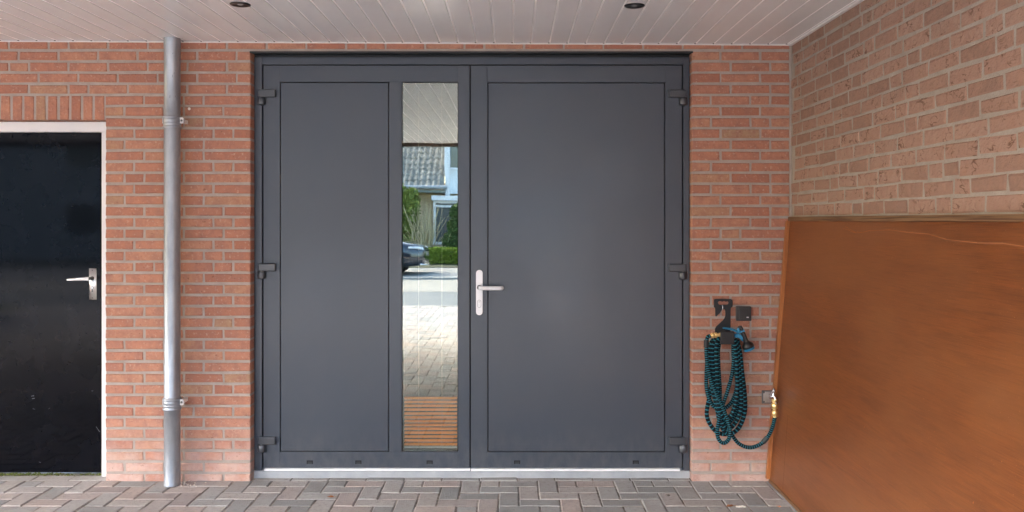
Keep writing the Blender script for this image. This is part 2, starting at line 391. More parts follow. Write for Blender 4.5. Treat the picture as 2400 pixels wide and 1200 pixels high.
for e in edges:
    loc = (e-.006, -.016, cz(e)-.0005)
    if scr is None:
        mb = MB(); mb.lathe(loc, (0, 0, -1), [(.0052, 0), (.0052, .0015), (.003, .003), (0, .003)], 8)
        scr = mb.build('screw', M_seal, cei, origin=loc)
    else: dup_part(scr, loc)

# recessed spotlights
def spotlight(px, py, label):
    z = cz((px-VX)/F*3.94); d = F*(z-CH)/(VY-py); c = Vector(((px-VX)/F*d, d-CD, cz((px-VX)/F*d)))
    t = thing('recessed_spotlight', c, label, 'spotlight', 'recessed spotlights in the carport ceiling')
    mb = MB(); mb.lathe(c, (0, 0, -1), [(.047, -.001), (.047, .002), (.044, .0045), (.036, .005), (.030, .0025), (.012, .0018), (0, .0018)], 32)
    mb.build('ring', mat('black_enamel', (.006,.006,.006), .35), t)
    mb = MB(); mb.lathe(c, (0, 0, -1), [(.014, .0019), (.012, .0035), (.006, .0048), (0, .005)], 24)
    mb.build('lens', mat('lamp_lens', (.35,.36,.36), .15), t)
spotlight(563, 10, 'black round ceiling spotlight nearest the grey drainpipe')
spotlight(1487, 13, 'black round ceiling spotlight above the wide blank door leaf')

# ------------------------------------------------------------------ paving
UW = .1055
pv = MB()
nx0, nx1 = int(-8.2/UW), int(3.2/UW); ny0, ny1 = int(-9.6/UW), 1
def paver(x0, x1, y0, y1, rnd=None, zc=0):
    g = .0022; ch = .005
    x0 += g; x1 -= g; y0 += g; y1 -= g
    dz = zc+random.uniform(-.0022, .0022); tx, ty = random.uniform(-.008, .008), random.uniform(-.008, .008)
    rz = random.uniform(-.006, .006); cx, cy = (x0+x1)/2, (y0+y1)/2
    def pt(x, y, z):
        dx, dy = x-cx, y-cy
        return (cx+dx-dy*rz, cy+dy+dx*rz, z+dz+tx*dx+ty*dy)
    v = [pt(x, y, -.05) for x, y in ((x0, y0), (x1, y0), (x1, y1), (x0, y1))]
    v += [pt(x, y, -ch*.8) for x, y in ((x0, y0), (x1, y0), (x1, y1), (x0, y1))]
    v += [pt(x, y, 0) for x, y in ((x0+ch, y0+ch), (x1-ch, y0+ch), (x1-ch, y1-ch), (x0+ch, y1-ch))]
    pv.add(v, [(i, (i+1) % 4, 4+(i+1) % 4, 4+i) for i in range(4)]+[(4+i, 4+(i+1) % 4, 8+(i+1) % 4, 8+i) for i in range(4)]+[(8,9,10,11)], 0, rnd)
YJ = -.004
def prnd(x): 
    r = random.random()
    return min(1, max(0, (.25+.75*r) if (x < -1.3 and r > .35) else r*.86))
for i in range(nx0, nx1):
    for j in range(ny0, 0):
        k = (i-j) % 4; x, y = i*UW+.03, j*UW+YJ
        if k == 0: paver(x, x+2*UW, y, y+UW, prnd(x))
        elif k == 3 and j < -1: paver(x, x+UW, y, y+2*UW, prnd(x))
        elif k == 3: paver(x, x+UW, y, y+UW, prnd(x))
x = DX0+.01                                      # lengthwise course along the door sill
while x < DX1-.03:
    e = min(x+.211, DX1-.003); paver(x, e, YJ, .055, random.random()*.35+.1); x = e
for i in range(5): paver(BX1-.211*(i+1), BX1-.211*i, YJ, .095, random.random()*.6+.3)
tag(pv.build('paving', M_paver, origin=(0, 0, 0)), kind='structure')
mb = MB(); mb.box(-8.25, 3.3, -9.62, .3, -.08, -.0035); tag(mb.build('joint_bed', M_joint), kind='structure')

# ------------------------------------------------------------------ grey double door
YD = .06
dbl = thing('double_door', ((DX0+DX1)/2, YD, 0), 'anthracite grey double garage door with a narrow window strip', 'door')
dz = lambda py: PZ(py, YD)
dx = lambda px: PX(px, YD)
XO0, XO1 = DX0+.002, DX1-.002
mb = MB()
mb.cbox(XO0, dx(614), YD, .15, dz(1102.5), dz(134), .0015); mb.cbox(dx(1601.5), XO1, YD, .15, dz(1103.5), dz(134), .0015)
mb.cbox(dx(614)+.0003, dx(1601.5)-.0003, YD, .15, dz(151), dz(134), .0015)
mb.build('door_frame', M_door, dbl)
mb = MB()                                        # pressed flashing above the frame
zt = DZ1
mb.box(DX0-.004, DX1+.004, -.0065, -.0045, zt-.008, zt+.002); mb.box(DX0+.001, DX1-.001, -.0045, YD+.05, zt-.004, zt-.0005)
mb.box(XO0, XO1, YD+.012, YD+.1, dz(134)+.0005, zt-.005)
mb.build('lintel_flashing', mat('black_steel', (.012,.013,.015), .4), dbl)

YB = YD+.012
leafL = None
def members(lst):
    mb = MB()
    for (a, b, t, q) in lst: mb.cbox(dx(a), dx(b), YD, YD+.022, dz(q), dz(t), .0012)
    return mb
LT, LB = 153.5, 1096.5
leafL = members([(617.5, 656, LT, LB), (912, 941.5, 192, 1059), (1074, 1100.5, LT, LB), (656, 1074, LT, 192), (656, 1074, 1059, LB)]).build('door_leaf', M_door, dbl)
leafL['label'] = 'narrower left leaf with the tall window strip'
leafR = members([(1103.5, 1142.5, LT, LB), (1559, 1598.5, LT, LB), (1142.5, 1559, LT, 193), (1142.5, 1559, 1060, LB)]).build('door_leaf', M_door, dbl)
leafR['label'] = 'wide right leaf with the handle'
mb = MB(); mb.cbox(dx(658), dx(909.8), YD+.0012, YD+.02, dz(1056.8), dz(194.2), .001); mb.build('panel', M_door, leafL)
mb = MB(); mb.cbox(dx(1144.7), dx(1556.8), YD+.0012, YD+.02, dz(1057.8), dz(195.2), .001); mb.build('panel', M_door, leafR)
# window strip
GX0, GX1, GZ0, GZ1 = dx(942.8), dx(1072.8), dz(1057), dz(193.5)
mb = MB(); mb.box(GX0+.001, GX1-.001, YD+.009, YD+.014, GZ0+.001, GZ1-.001); mb.build('window_pane', M_glass, leafL)
M_hinge = mat('hinge_coating', (.034,.039,.048), .34, spec=.9)
# hinges
def hinge(mir):
    mb = MB(); s = -1 if mir else 1
    a, b = sorted((-.049*s, .049*s)); 
    mb.cbox(a, b, -.024, -.0005, -.001, .043, .006)
    mb.lathe((-.0315*s, -.013, -.045), (0, 0, 1), [(.015, 0), (.0215, .003), (.0235, .006), (.0235, .0425), (.021, .044)], 20, sx=.8)
    mb.lathe((-.0315*s, -.013, -.002), (0, 0, 1), [(.009, 0), (.009, .003)], 12, mi=1)
    return mb
for leaf, cx_, mir, shift in ((leafL, 627.5, False, 0), (leafR, 1587, True, 1)):
    pr = None
    for py in (228, 635, 1040):
        loc = (dx(cx_), YD, dz(py+shift))
        if pr is None:
            mb = hinge(mir); mb.v = [tuple(Vector(p)+Vector(loc)) for p in mb.v]; pr = mb.build('hinge', [M_hinge, M_steel], leaf, origin=loc)
        else: dup_part(pr, loc)
# drainage caps
dc = None
for px_, leaf in ((726, leafL), (840, leafL), (1007, leafL), (1212, leafR), (1490, leafR)):
    c = Vector((dx(px_), YD, dz(1083.5)))
    mb = MB(); mb.box(c.x-.017, c.x+.017, YD-.0012, YD+.001, c.z+.006, c.z+.010); mb.box(c.x-.017, c.x-.013, YD-.0012, YD+.001, c.z-.0095, c.z+.006); mb.box(c.x+.013, c.x+.017, YD-.0012, YD+.001, c.z-.0095, c.z+.006)
    mb.box(c.x-.013, c.x+.013, YD-.0006, YD+.001, c.z-.0085, c.z+.006, 1)
    mb.build('drain_cap', [M_seal, mat('grey_plastic', (.022,.024,.025), .6)], leaf)
# handle
hc = P(1123.5, 685.5, YD)
hx, hw = hc.x, 15.5/2/414.9
pl = MB(); pl.prism(rpoly(hx-hw, hx+hw, dz(738.5), dz(632.5), hw-.0003, 8), YD-.009, YD+.0005, c=.002); pl.build('handle_plate', M_sheen, leafR)
hz = dz(673)
mb = MB()
mb.lathe((hx-.001, YD-.008, hz), (0, -1, 0), [(.0125, 0), (.0125, .006), (.011, .008), (.010, .045)], 18, mi=1)
mb.tube([(hx-.001, YD-.052, hz), (hx+.02, YD-.054, hz-.001), (hx+.06, YD-.055, hz-.002), (hx+.105, YD-.055, hz-.002), (hx+.122, YD-.052, hz-.002), (hx+.128, YD-.040, hz-.002)], .0115, 12, sub=6, flat=1)
mb.build('lever', [M_sheen, M_steel_dark], leafR)
mb = MB(); zc = dz(711.5)
mb.prism(rpoly(hx-.0105, hx+.0105, zc-.0215, zc+.0215, .0102, 8), YD-.0096, YD-.008, mi=1)
mb.prism(rpoly(hx-.0092, hx+.0092, zc-.0202, zc+.0202, .009, 8), YD-.011, YD-.009)
mb.lathe((hx, YD-.0108, zc+.009), (0, -1, 0), [(.0085, 0), (.0085, .0012), (.008, .0016)], 18)
mb.lathe((hx, YD-.0124, zc+.0105), (0, -1, 0), [(.0022, 0), (.0022, .0003)], 8, mi=1)
mb.build('lock_cylinder', [M_sheen, M_steel_dark], leafR)
# bottom strips, sill
mb = MB(); mb.cbox(dx(620.5), dx(1102), YD-.012, YD+.012, dz(1102.5), dz(1097.3), .001); mb.build('weather_strip', M_sheen, leafL)
mb = MB(); mb.cbox(dx(1104), dx(1593), YD-.012, YD+.012, dz(1103), dz(1097.8), .001); mb.build('weather_strip', M_sheen, leafR)
mb = MB()
n = 40
for i in range(n):
    a, b = DX0+.002+(DX1-DX0-.004)*i/n, DX0+.002+(DX1-DX0-.004)*(i+1)/n
    w = lambda t: .052+.004*noise.noise(Vector((t*3, 0, 0)))
    zt_ = dz(1103)-.0006
    mb.add([(a, w(a), -.03), (b, w(b), -.03), (b, w(b)+.004, zt_-.006), (a, w(a)+.004, zt_-.006), (b, w(b)+.010, zt_), (a, w(a)+.010, zt_), (b, .2, zt_), (a, .2, zt_)],
           [(0,1,2,3), (3,2,4,5), (5,4,6,7)], 0, 0, True)
tag(mb.build('door_sill', M_conc), 'low pale grey concrete sill under the anthracite double door', 'sill')
# blind behind the glass
bl = thing('venetian_blind', ((GX0+GX1)/2, YD+.05, GZ0), 'orange wooden venetian blind behind the narrow door window', 'blind')
mb = MB(); z = GZ0+.030; bx0, bx1 = GX0+.008, GX1-.006
while z < dz(935):
    hw_, ca_, sa_, th_ = .0088, math.cos(R(32)), math.sin(R(32)), .0012
    yc_ = YD+.036
    mb.add([(bx0, yc_-hw_*ca_, z-hw_*sa_), (bx1, yc_-hw_*ca_, z-hw_*sa_), (bx1, yc_+hw_*ca_, z+hw_*sa_), (bx0, yc_+hw_*ca_, z+hw_*sa_), (bx0, yc_-hw_*ca_, z-hw_*sa_-th_), (bx1, yc_-hw_*ca_, z-hw_*sa_-th_), (bx1, yc_+hw_*ca_, z+hw_*sa_-th_), (bx0, yc_+hw_*ca_, z+hw_*sa_-th_)],
           [(0,1,2,3), (4,5,6,7), (0,1,5,4), (2,3,7,6), (0,3,7,4), (1,2,6,5)], 0)
    z += .0218
mb.build('slats', M_slat, bl)
for t in (.29, .71):
    mb = MB(); xx = GX0+(GX1-GX0)*t; mb.tube([(xx, YD+.0215, GZ0+.022), (xx, YD+.0215, GZ1-.02)], .0007, 6, sub=1); mb.build('ladder_cord', mat('cord', (.40,.33,.27), .8), bl)
mb = MB(); mb.box(bx0, bx1, YD+.028, YD+.04, GZ0+.008, GZ0+.017); mb.build('bottom_rail', M_conc, bl)
mb = MB()                                        # the leaf is hollow behind the pane: a dark lining closes it
for (a, b, z0, z1) in ((XO0+.02, GX0-.0005, dz(1098), dz(140)), (GX1+.0005, XO1-.02, dz(1098), dz(140)), (GX0-.0005, GX1+.0005, dz(1098), GZ0-.0005), (GX0-.0005, GX1+.0005, GZ1+.0005, dz(140))):
    mb.box(a, b, YD+.016, YD+.06, z0, z1)
mb.box(XO0+.02, XO1-.02, YD+.0605, YD+.07, dz(1098), dz(140))
mb.build('gasket', M_seal, dbl)

# ------------------------------------------------------------------ black side door
YK = .105
bd = thing('black_door', (BX1-.5, YK, 0), 'glossy black door in a white frame left of the drainpipe', 'door')
mb = MB()
yf = .062
jx = PX(238, yf)
mb.cbox(jx, BX1+.03, yf, .16, PZ(1117, yf), 1.985, .002); mb.cbox(BX0-.03, BX0+.055, yf, .16, .02, 1.985, .002)
mb.cbox(BX0-.03, BX1+.03, yf-.012, .16, PZ(309, yf), 2.0065, .002)
mb.build('door_frame', M_wframe, bd)
lx1 = PX(237.3, YK)-.004
mb = MB(); mb.cbox(BX0+.05, lx1, YK, .145, PZ(1107, YK), PZ(311, YK), .002); lf = mb.build('door_leaf', M_black, bd)
mb = MB(); mb.box(BX0+.05, jx, .150, .158, 0, 1.97); mb.box(jx-.02, jx+.005, YK+.012, .149, .01, 1.97); mb.build('rebate', M_seal, bd)
kx, kz = PX(218, YK), PZ(665, YK); kw = 8.6*(CD+YK)/F
mb = MB()
n = 8
sec = [(-kw+2*kw*i/n, -.003-.006*math.sin(math.pi*i/n)) for i in range(n+1)]
za, zb = PZ(702, YK), PZ(629, YK)
v = [(kx+a, YK+b, z) for z in (za, zb) for a, b in sec]+[(kx-kw, YK, za), (kx+kw, YK, za), (kx-kw, YK, zb), (kx+kw, YK, zb)]
o = 2*(n+1)
mb.add(v, [(i, i+1, n+2+i, n+1+i) for i in range(n)]+[list(range(n+1))+[o+1, o], list(range(n+1, 2*n+2))+[o+3, o+2], (0, n+1, o+2, o), (n, 2*n+1, o+3, o+1)], 0, None, True)
for zz in (PZ(633, YK), PZ(698, YK)): mb.lathe((kx, YK-.0088, zz), (0, -1, 0), [(.003, 0), (.003, .0006)], 8, mi=1)
mb.lathe((kx, YK-.0085, PZ(674.5, YK)), (0, -1, 0), [(.0085, 0), (.0085, .0012)], 14, mi=1); mb.box(kx-.004, kx+.004, YK-.0096, YK-.008, PZ(684, YK), PZ(674, YK), 1)
mb.lathe((kx, YK-.0098, PZ(674.5, YK)), (0, -1, 0), [(.0062, 0), (.0062, .0006)], 12)
mb.build('handle_plate', [M_steel, M_steel_dark], lf)
hz2 = PZ(652, YK)
mb = MB(); mb.lathe((kx, YK-.008, hz2), (0, -1, 0), [(.0115, 0), (.0115, .004), (.0095, .007), (.009, .05)], 16, mi=1)
mb.tube([(kx+.004, YK-.056, hz2), (kx-.02, YK-.058, hz2-.0005), (kx-.06, YK-.057, hz2-.0025), (kx-.10, YK-.053, hz2-.005), (kx-.122, YK-.049, hz2-.006)], lambda t: .0115-.0068*t, 10, sub=5)
mb.build('lever', [M_sheen, M_steel_dark], lf)
mb = MB()
for i in range(4):                               # old scratches in the lacquer
    sx_, sy_ = random.choice([(30+random.random()*190, 900+random.random()*190)]); p = P(sx_, sy_, YK)
    a = random.uniform(-.5, 1.2); l = random.uniform(.004, .014)
    dxx, dzz = math.cos(a)*l, math.sin(a)*l
    mb.add([(p.x, YK-.0004, p.z), (p.x+dxx, YK-.0004, p.z+dzz), (p.x+dxx, YK-.0004, p.z+dzz+.0016), (p.x, YK-.0004, p.z+.0022)], [(0,1,2,3)])
for (a, b, c, d) in ((73, 929, 80, 928), (75, 935, 82, 934), (225, 1000, 234, 1013)):
    p, q = P(a, b, YK), P(c, d, YK); mb.add([(p.x, YK-.0004, p.z), (q.x, YK-.0004, q.z), (q.x, YK-.0004, q.z+.0025), (p.x, YK-.0004, p.z+.0025)], [(0,1,2,3)])
mb.build('scratches', mat('scratch', (.16,.17,.20), .6), lf)
mb = MB()                                        # moss in the gap under the door
for i in range(420):
    x_ = random.uniform(BX0, jx-.01); r_ = random.uniform(.003, .0075)*(1 if x_ < jx-.25 or random.random() < .3 else .5)
    c = Vector((x_, random.uniform(.085, .112), random.uniform(.0, .008)))
    mb.lathe(c, (random.uniform(-.3, .3), random.uniform(-.3, .3), 1), [(r_, 0), (r_*.8, r_*.6), (0, r_)], 5)
tag(mb.build('moss', M_moss), 'thin strip of green moss along the foot of the black door', 'moss', kind='stuff')

# ------------------------------------------------------------------ drainpipe
px_c = (PX(404, -.08), -.082)
pipe = thing('drainpipe', (*px_c, 0), 'grey galvanised drainpipe standing against the brick wall between the two doors', 'drainpipe')
r = .0428
zs = lambda py: PZ(py, -.12)
def sock(py):
    z = zs(py); return [(r, z-.060), (r+.002, z-.058), (r+.0065, z-.051), (r+.007, z-.046), (r+.003, z-.041), (r+.003, z-.036), (r+.0055, z-.031), (r+.0055, z-.028), (r+.003, z-.024),
        (r+.0028, z-.002), (r+.007, z+.002), (r+.0075, z+.006), (r+.0035, z+.011), (r+.001, z+.014), (r, z+.016)]
prof = [(r-.004, .0), (r, .0005), (r+.0008, .002), (r+.0008, .006), (r, .008)]
prof += sock(940)[0:]+sock(276)
prof += [(r, cz(px_c[0])-.055), (r+.0012, cz(px_c[0])-.054), (r+.0012, cz(px_c[0])-.0005)]
mb = MB(); mb.lathe((*px_c, .0), (0, 0, 1), prof, 48); mb.build('pipe', M_zinc, pipe)
for py in (940, 276):
    z = zs(py)-.012
    mb = MB(); mb.lathe((*px_c, z-.012), (0, 0, 1), [(r+.0045, 0), (r+.006, .002), (r+.006, .020), (r+.0045, .022)], 40)
    cl = mb.build('clamp', M_zinc, pipe)
    mb = MB(); x0 = px_c[0]+r+.002
    mb.prism(rpoly(x0, x0+.022, z-.016, z+.016, .006, 4), px_c[1]-.012, px_c[1]-.009); mb.box(x0-.002, x0+.012, px_c[1]-.009, 0, z-.010, z+.010)
    mb.lathe((x0+.011, px_c[1]-.012, z), (0, -1, 0), [(.0065, 0), (.0065, .002), (.005, .004)], 6, mi=1)
    mb.build('bracket_tab', [M_trim, M_steel_dark], cl)
    mb = MB(); mb.box(px_c[0]-r-.010, px_c[0]-r-.004, px_c[1]-.004, 0, z-.014, z+.014); mb.build('bracket_leg', M_trim, cl)
mb = MB()                                        # scuffs and black specks in the zinc
for (a, b) in ((405, 125), (404, 178), (411, 226), (408, 172), (398, 226)):
    p = P(a, b, px_c[1]-r-.0006); w_ = random.uniform(.002, .0035); h_ = random.uniform(.006, .012)
    mb = MB(); mb.add([(p.x-w_, p.y, p.z-h_), (p.x+w_*.3, p.y, p.z-h_*.4), (p.x+w_, p.y, p.z+h_), (p.x, p.y, p.z+h_*.5)], [(0,1,2,3)]); mb.build('scuff_mark', M_steel_dark, pipe)
mb = MB()
for i in range(46):
    c = Vector((px_c[0]+.03+abs(random.gauss(0, .05)), random.uniform(-.11, -.012), .001)); r_ = random.uniform(.0015, .005)
    mb.lathe(c, (random.uniform(-.4, .4), random.uniform(-.4, .4), 1), [(r_, 0), (r_*.9, r_*.6), (r_*.2, r_)], 5)
tag(mb.build('mortar_crumbs', M_chip), 'pale crumbs of mortar on the paving at the foot of the drainpipe', 'crumbs', kind='stuff')

# ------------------------------------------------------------------ wooden panel leaning on the side wall
wp = thing('wooden_panel', (1.41, -1.5, 0), 'large orange brown varnished plywood panel leaning against the side brick wall', 'panel')
BXb, BXt, BZt = 1.420, 1.535, 1.470
def bp_(y, t, off=0):                             # point on the leaning face: t 0..1 up, off = away from the wall
    nx, nz = -math.cos(math.atan2(BXt-BXb, BZt)), math.sin(math.atan2(BXt-BXb, BZt))
    return (BXb+(BXt-BXb)*t+nx*off, y, BZt*t+nz*off)
Y0b, Y1b = -.035, -3.1
mb = MB()
def slab(mb, ya, yb, t0, t1, o0, o1, mi=0):
    v = [bp_(y, t, o) for y in (ya, yb) for t in (t0, t1) for o in (o0, o1)]
    mb.add(v, [(0,1,3,2), (4,6,7,5), (0,4,5,1), (2,3,7,6), (0,2,6,4), (1,5,7,3)], mi)
slab(mb, Y0b, Y1b, .012, .984, -.011, 0)
for (pts, w_) in (([(.80, .962), (.95, .948), (1.02, .951), (1.1, .957), (1.3, .960), (1.45, .955), (1.62, .952), (1.75, .941), (1.95, .936), (2.1, .938), (2.3, .930)], .0018),
                  ([(.82, .968), (.86, .962), (.95, .950), (.98, .954)], .0016)):
    for (a, b) in zip(pts, pts[1:]):
        mb.add([bp_(-a[0], a[1], .0006), bp_(-b[0], b[1], .0006), bp_(-b[0], b[1]+w_, .0006), bp_(-a[0], a[1]+w_*.5, .0006)], [(0,1,2,3)], 1)
for i in range(14):
    y, t, s_ = -random.uniform(.4, 2.3), random.uniform(.1, .9), random.uniform(.002, .005)
    mb.add([bp_(y, t, .0006), bp_(y-s_, t, .0006), bp_(y-s_*1.3, t+s_*1.2, .0006), bp_(y, t+s_*.8, .0006)], [(0,1,2,3)], 1)
for i in range(9):
    a, b = -.245-random.uniform(-.003, .003)-.001*i, -.245
    t0 = .001+.03*i
    mb.add([bp_(-.255+.0012*i, t0+.012, .0005), bp_(-.2575+.0012*i, t0+.012, .0005), bp_(-.2560+.0012*i, t0+.044, .0005), bp_(-.2538+.0012*i, t0+.044, .0005)], [(0,1,2,3)], 2)
mb.build('sheet', [M_ply, M_crack, mat('dark_seam', (.09,.03,.012), .8)], wp)
mb = MB(); slab(mb, Y0b+.01, Y1b, .9845, 1.0, -.011, .010); mb.build('top_edge', M_edge, wp)
mb = MB(); slab(mb, Y0b+.01, Y1b, .0, .0118, -.011, .004); mb.build('bottom_edge', M_edge, wp)
mb = MB(); slab(mb, Y0b, Y0b+.022, .012, .984, .0004, .019); mb.build('side_batten', M_batten, wp)

# ------------------------------------------------------------------ hose, hanger, spray gun, switch, tap
def Q(zx, zy, y): return P(1600+zx/3, 680+zy/3, y)
hang = None
cu = bpy.data.curves.new('hose_hanger', 'CURVE'); cu.dimensions = '2D'; cu.fill_mode = 'BOTH'; cu.extrude = .0035; cu.bevel_depth = .0008; cu.bevel_resolution = 1
YH = -.012
def spline(pts):
    s = cu.splines.new('POLY'); s.points.add(len(pts)-1); s.use_cyclic_u = True
    for i, (a, b) in enumerate(pts):
        p = P(1600+a/6, 680+b/6, YH); s.points[i].co = (p.x, p.z, 0, 1)
spline([(442,150), (446,133), (462,127), (560,121), (676,127), (694,137), (698,160), (698,225), (690,238), (678,243), (672,262), (668,600), (455,610), (457,545), (475,510), (520,470), (562,432), (588,400), (600,370), (603,330), (600,290), (590,270), (575,262), (555,268), (538,290), (525,315), (470,368), (461,360), (461,262), (455,246), (442,238)])
hole = [(490,172), (500,158), (520,150), (540,154), (552,162), (566,154), (590,152), (606,162), (622,152), (640,158), (650,180), (642,198), (620,208), (520,208), (500,196)]
spline(hole)
tmp = bpy.data.objects.new('tmp', cu); COL.objects.link(tmp)
dg = bpy.context.evaluated_depsgraph_get(); me = bpy.data.meshes.new_from_object(tmp.evaluated_get(dg))
bpy.data.objects.remove(tmp)
for v in me.vertices: v.co = Vector((v.co.x, YH+v.co.z, v.co.y))
hl = P(1695, 765, 0)
hng = thing('hose_hanger', (hl.x, 0, PZ(810, 0)), 'black flat hook shaped hose hanger screwed to the bricks right of the double door', 'hanger')
ORGv = ORG[hng.name]
for v in me.vertices: v.co -= ORGv
me.materials.clear(); me.materials.append(M_rubber)
ho = bpy.data.objects.new('back_plate', me); COL.objects.link(ho); ho.parent = hng; ORG[ho.name] = ORGv
mb = MB()
a, b = Q(262, 380, -.11), Q(360, 294, -.11)
mb.cbox(a.x, b.x, -.122, -.112, a.z, b.z+.004, .004)
mb.lathe(((a.x+b.x)/2, -.112, (a.z+b.z)/2+.002), (0, 1, 0), [(.030, 0), (.030, .098)], 20, sx=1.2, sy=.9)
mb.build('cradle', M_rubber, hng)
mb = MB(); mb.tube([P(1694, 716, -.0175), P(1694.3, 724, -.018)], .0022, 8, sub=1); mb.lathe(P(1693, 726, -.016), (0, -1, 0), [(.004, 0), (.003, .002)], 10); mb.build('screw', M_chrome, hng)

hose = thing('garden_hose', (hl.x, -.06, PZ(1052, -.05)), 'black and teal woven garden hose hung in loops on the hanger', 'hose')
mb = MB(); HR = .0114
ST = [  # (points in 3x zoom px, depth start, depth end, coarse?)
 ([(196,320),(176,330),(167,365),(166,440),(174,530),(197,630),(240,730),(285,830),(318,920),(332,990),(322,1050),(290,1075),(258,1055),(243,1000),(258,900),(285,800),(318,700),(345,600),(358,500),(360,420),(352,360),(330,335)], .105, .085, 0),
 ([(258,345),(215,365),(192,420),(188,520),(196,620),(215,720),(240,830),(262,930),(300,1000),(350,1005),(395,965),(425,900),(436,820),(430,720),(420,600),(408,480),(396,400),(370,345)], .065, .075, 1),
 ([(262,338),(232,350),(212,410),(215,520),(225,640),(240,740),(255,860),(285,950),(320,975),(365,940),(400,870),(412,780),(405,660),(392,520),(385,420),(366,350)], .080, .085, 1),
 ([(262,345),(245,360),(236,440),(242,560),(246,660),(250,760),(262,850),(300,900),(340,880),(370,800),(384,700),(382,560),(374,440),(360,350)], .092, .095, 1),
 ([(250,340),(205,360),(180,430),(168,560),(166,660),(178,740),(205,800),(235,828),(280,835),(320,815),(355,770),(378,690),(385,600),(378,470),(364,360)], .050, .072, 0),
 ([(255,345),(222,400),(205,500),(205,620),(190,740),(172,830),(170,880),(185,930),(225,985),(270,1010),(320,1012),(360,1000),(400,960),(432,880),(440,800),(432,690),(416,560),(404,440),(384,350)], .040, .055, 1),
 ([(262,350),(250,420),(252,520),(258,620),(262,700),(262,790),(270,880),(300,945),(345,915),(380,840),(392,740),(372,580),(356,450),(354,360)], .055, .06, 0),
 ([(300,900),(318,960),(345,1015),(385,1070),(430,1098),(480,1106),(530,1092),(575,1062),(612,1010),(636,950),(648,893)], .062, .14, 0),
]
l0 = 0
for pts, d0, d1, co in ST:
    n = len(pts); p3 = [Q(a, b, -(d0+(d1-d0)*(i/(n-1))**(2 if d1 > .13 else 1))) for i, (a, b) in enumerate(pts)]
    mb.tube(p3, HR*(.9 if not co else 1.0), 12, sub=7, rnd=.9 if co else .2, l0=l0); l0 += .37
mb.build('hose_tube', M_hose, hose)
mb = MB()                                        # fabric sleeve ends
mb.tube([Q(166,352,-.105), Q(165,400,-.105)], .0135, 12, sub=1); mb.build('end_sleeve', M_rubber, hose)
mb = MB(); mb.tube([Q(566,1069,-.108), Q(594,1037,-.114)], .0132, 12, sub=1); mb.build('end_sleeve', mat('grey_sleeve', (.03,.04,.04), .6), hose)
def fitting(p, axis, parts):
    mb = MB(); a = Vector(axis).normalized(); h = 0
    for rr, l, n_ in parts:
        mb.lathe(Vector(p)+a*h, a, [(rr*.9, 0), (rr, .0015), (rr, l-.0015), (rr*.9, l)], n_); h += l
    return mb
fitting(Q(190,320,-.105), (1, .12, .06), [(.010, .010, 12), (.0165, .012, 6), (.009, .006, 12), (.0165, .012, 6), (.010, .013, 12), (.013, .010, 6)]).build('brass_coupling', M_brass, hose)
fitting(Q(648.5,897,-.14), (-.03, .02, 1), [(.010, .008, 12), (.0165, .030, 6), (.009, .009, 12), (.0175, .030, 6), (.010, .008, 12), (.0165, .014, 6)]).build('brass_coupling', M_brass, hose)

# spray gun (6x zoom coordinates)
def G(a, b, y): return P(1600+a/6, 680+b/6, y)
sg = thing('spray_gun', G(900, 850, -.09), 'black and blue hose spray gun hanging beside the hanger cradle', 'spray gun')
mb = MB()
mb.tube([G(815,520,-.09), G(835,570,-.09), G(865,650,-.09), G(895,730,-.09)], lambda t: .0085+.006*t, 14, sub=5)
a, b = G(893,725,-.09), G(925,800,-.09); ax = (b-a).normalized()
mb.lathe(a, ax, [(.014, -.004), (.020, .006), (.030, .016), (.0325, .024), (.0325, .034), (.031, .036)], 28)
mb.lathe(G(808,530,-.09), (-.15, 0, 1), [(.011, 0), (.011, .008), (.009, .011)], 14)
mb.build('barrel', mat('gloss_black_plastic', (.012,.012,.013), .3), sg)
mb = MB(); mb.lathe(a+ax*.0355, ax, [(.031, 0), (.031, .010), (.029, .013), (.012, .0135)], 28); mb.build('spray_head', M_blue, sg)
mb = MB()
mb.tube([G(862,560,-.092), G(835,575,-.092), G(780,585,-.092), G(700,555,-.095), G(620,538,-.098), G(565,532,-.10)], lambda t: .0125-.0085*t**.8, 10, sub=5, flat=.8)
mb.tube([G(785,535,-.09), G(780,580,-.09), G(770,605,-.09)], lambda t: .007+.004*t, 8, sub=4)
mb.build('trigger_lever', M_blue, sg)
mb = MB(); mb.prism([((G(q, w_, -.085)).x, G(q, w_, -.085).z) for q, w_ in ((725,620), (760,606), (800,612), (830,640), (845,680), (842,718), (825,705), (805,680), (770,668), (728,662))], -.098, -.076, c=.003)
mb.build('grip', M_blue, sg)

sw = thing('wall_switch', G(855, 330, 0), 'square dark grey light switch on the bricks beside the hose hanger', 'switch')
a, b = G(752, 431, -.02), G(960, 229, -.02)
mb = MB(); mb.cbox(a.x, b.x, -.03, -.0045, a.z, b.z, .003); mb.build('box', mat('charcoal_plastic', (.035,.034,.034), .5), sw)
mb = MB(); c, d = G(795, 405, -.03), G(925, 262, -.03); mb.cbox(c.x, d.x, -.0345, -.0302, c.z, d.z, .0018); mb.build('rocker', mat('dark_plastic', (.028,.027,.027), .4), sw)
mb = MB(); e = G(910, 381, -.03); mb.cbox(e.x-.006, e.x+.006, -.0352, -.0343, e.z-.003, e.z+.003, .0004); mb.build('indicator', M_trim, sw)

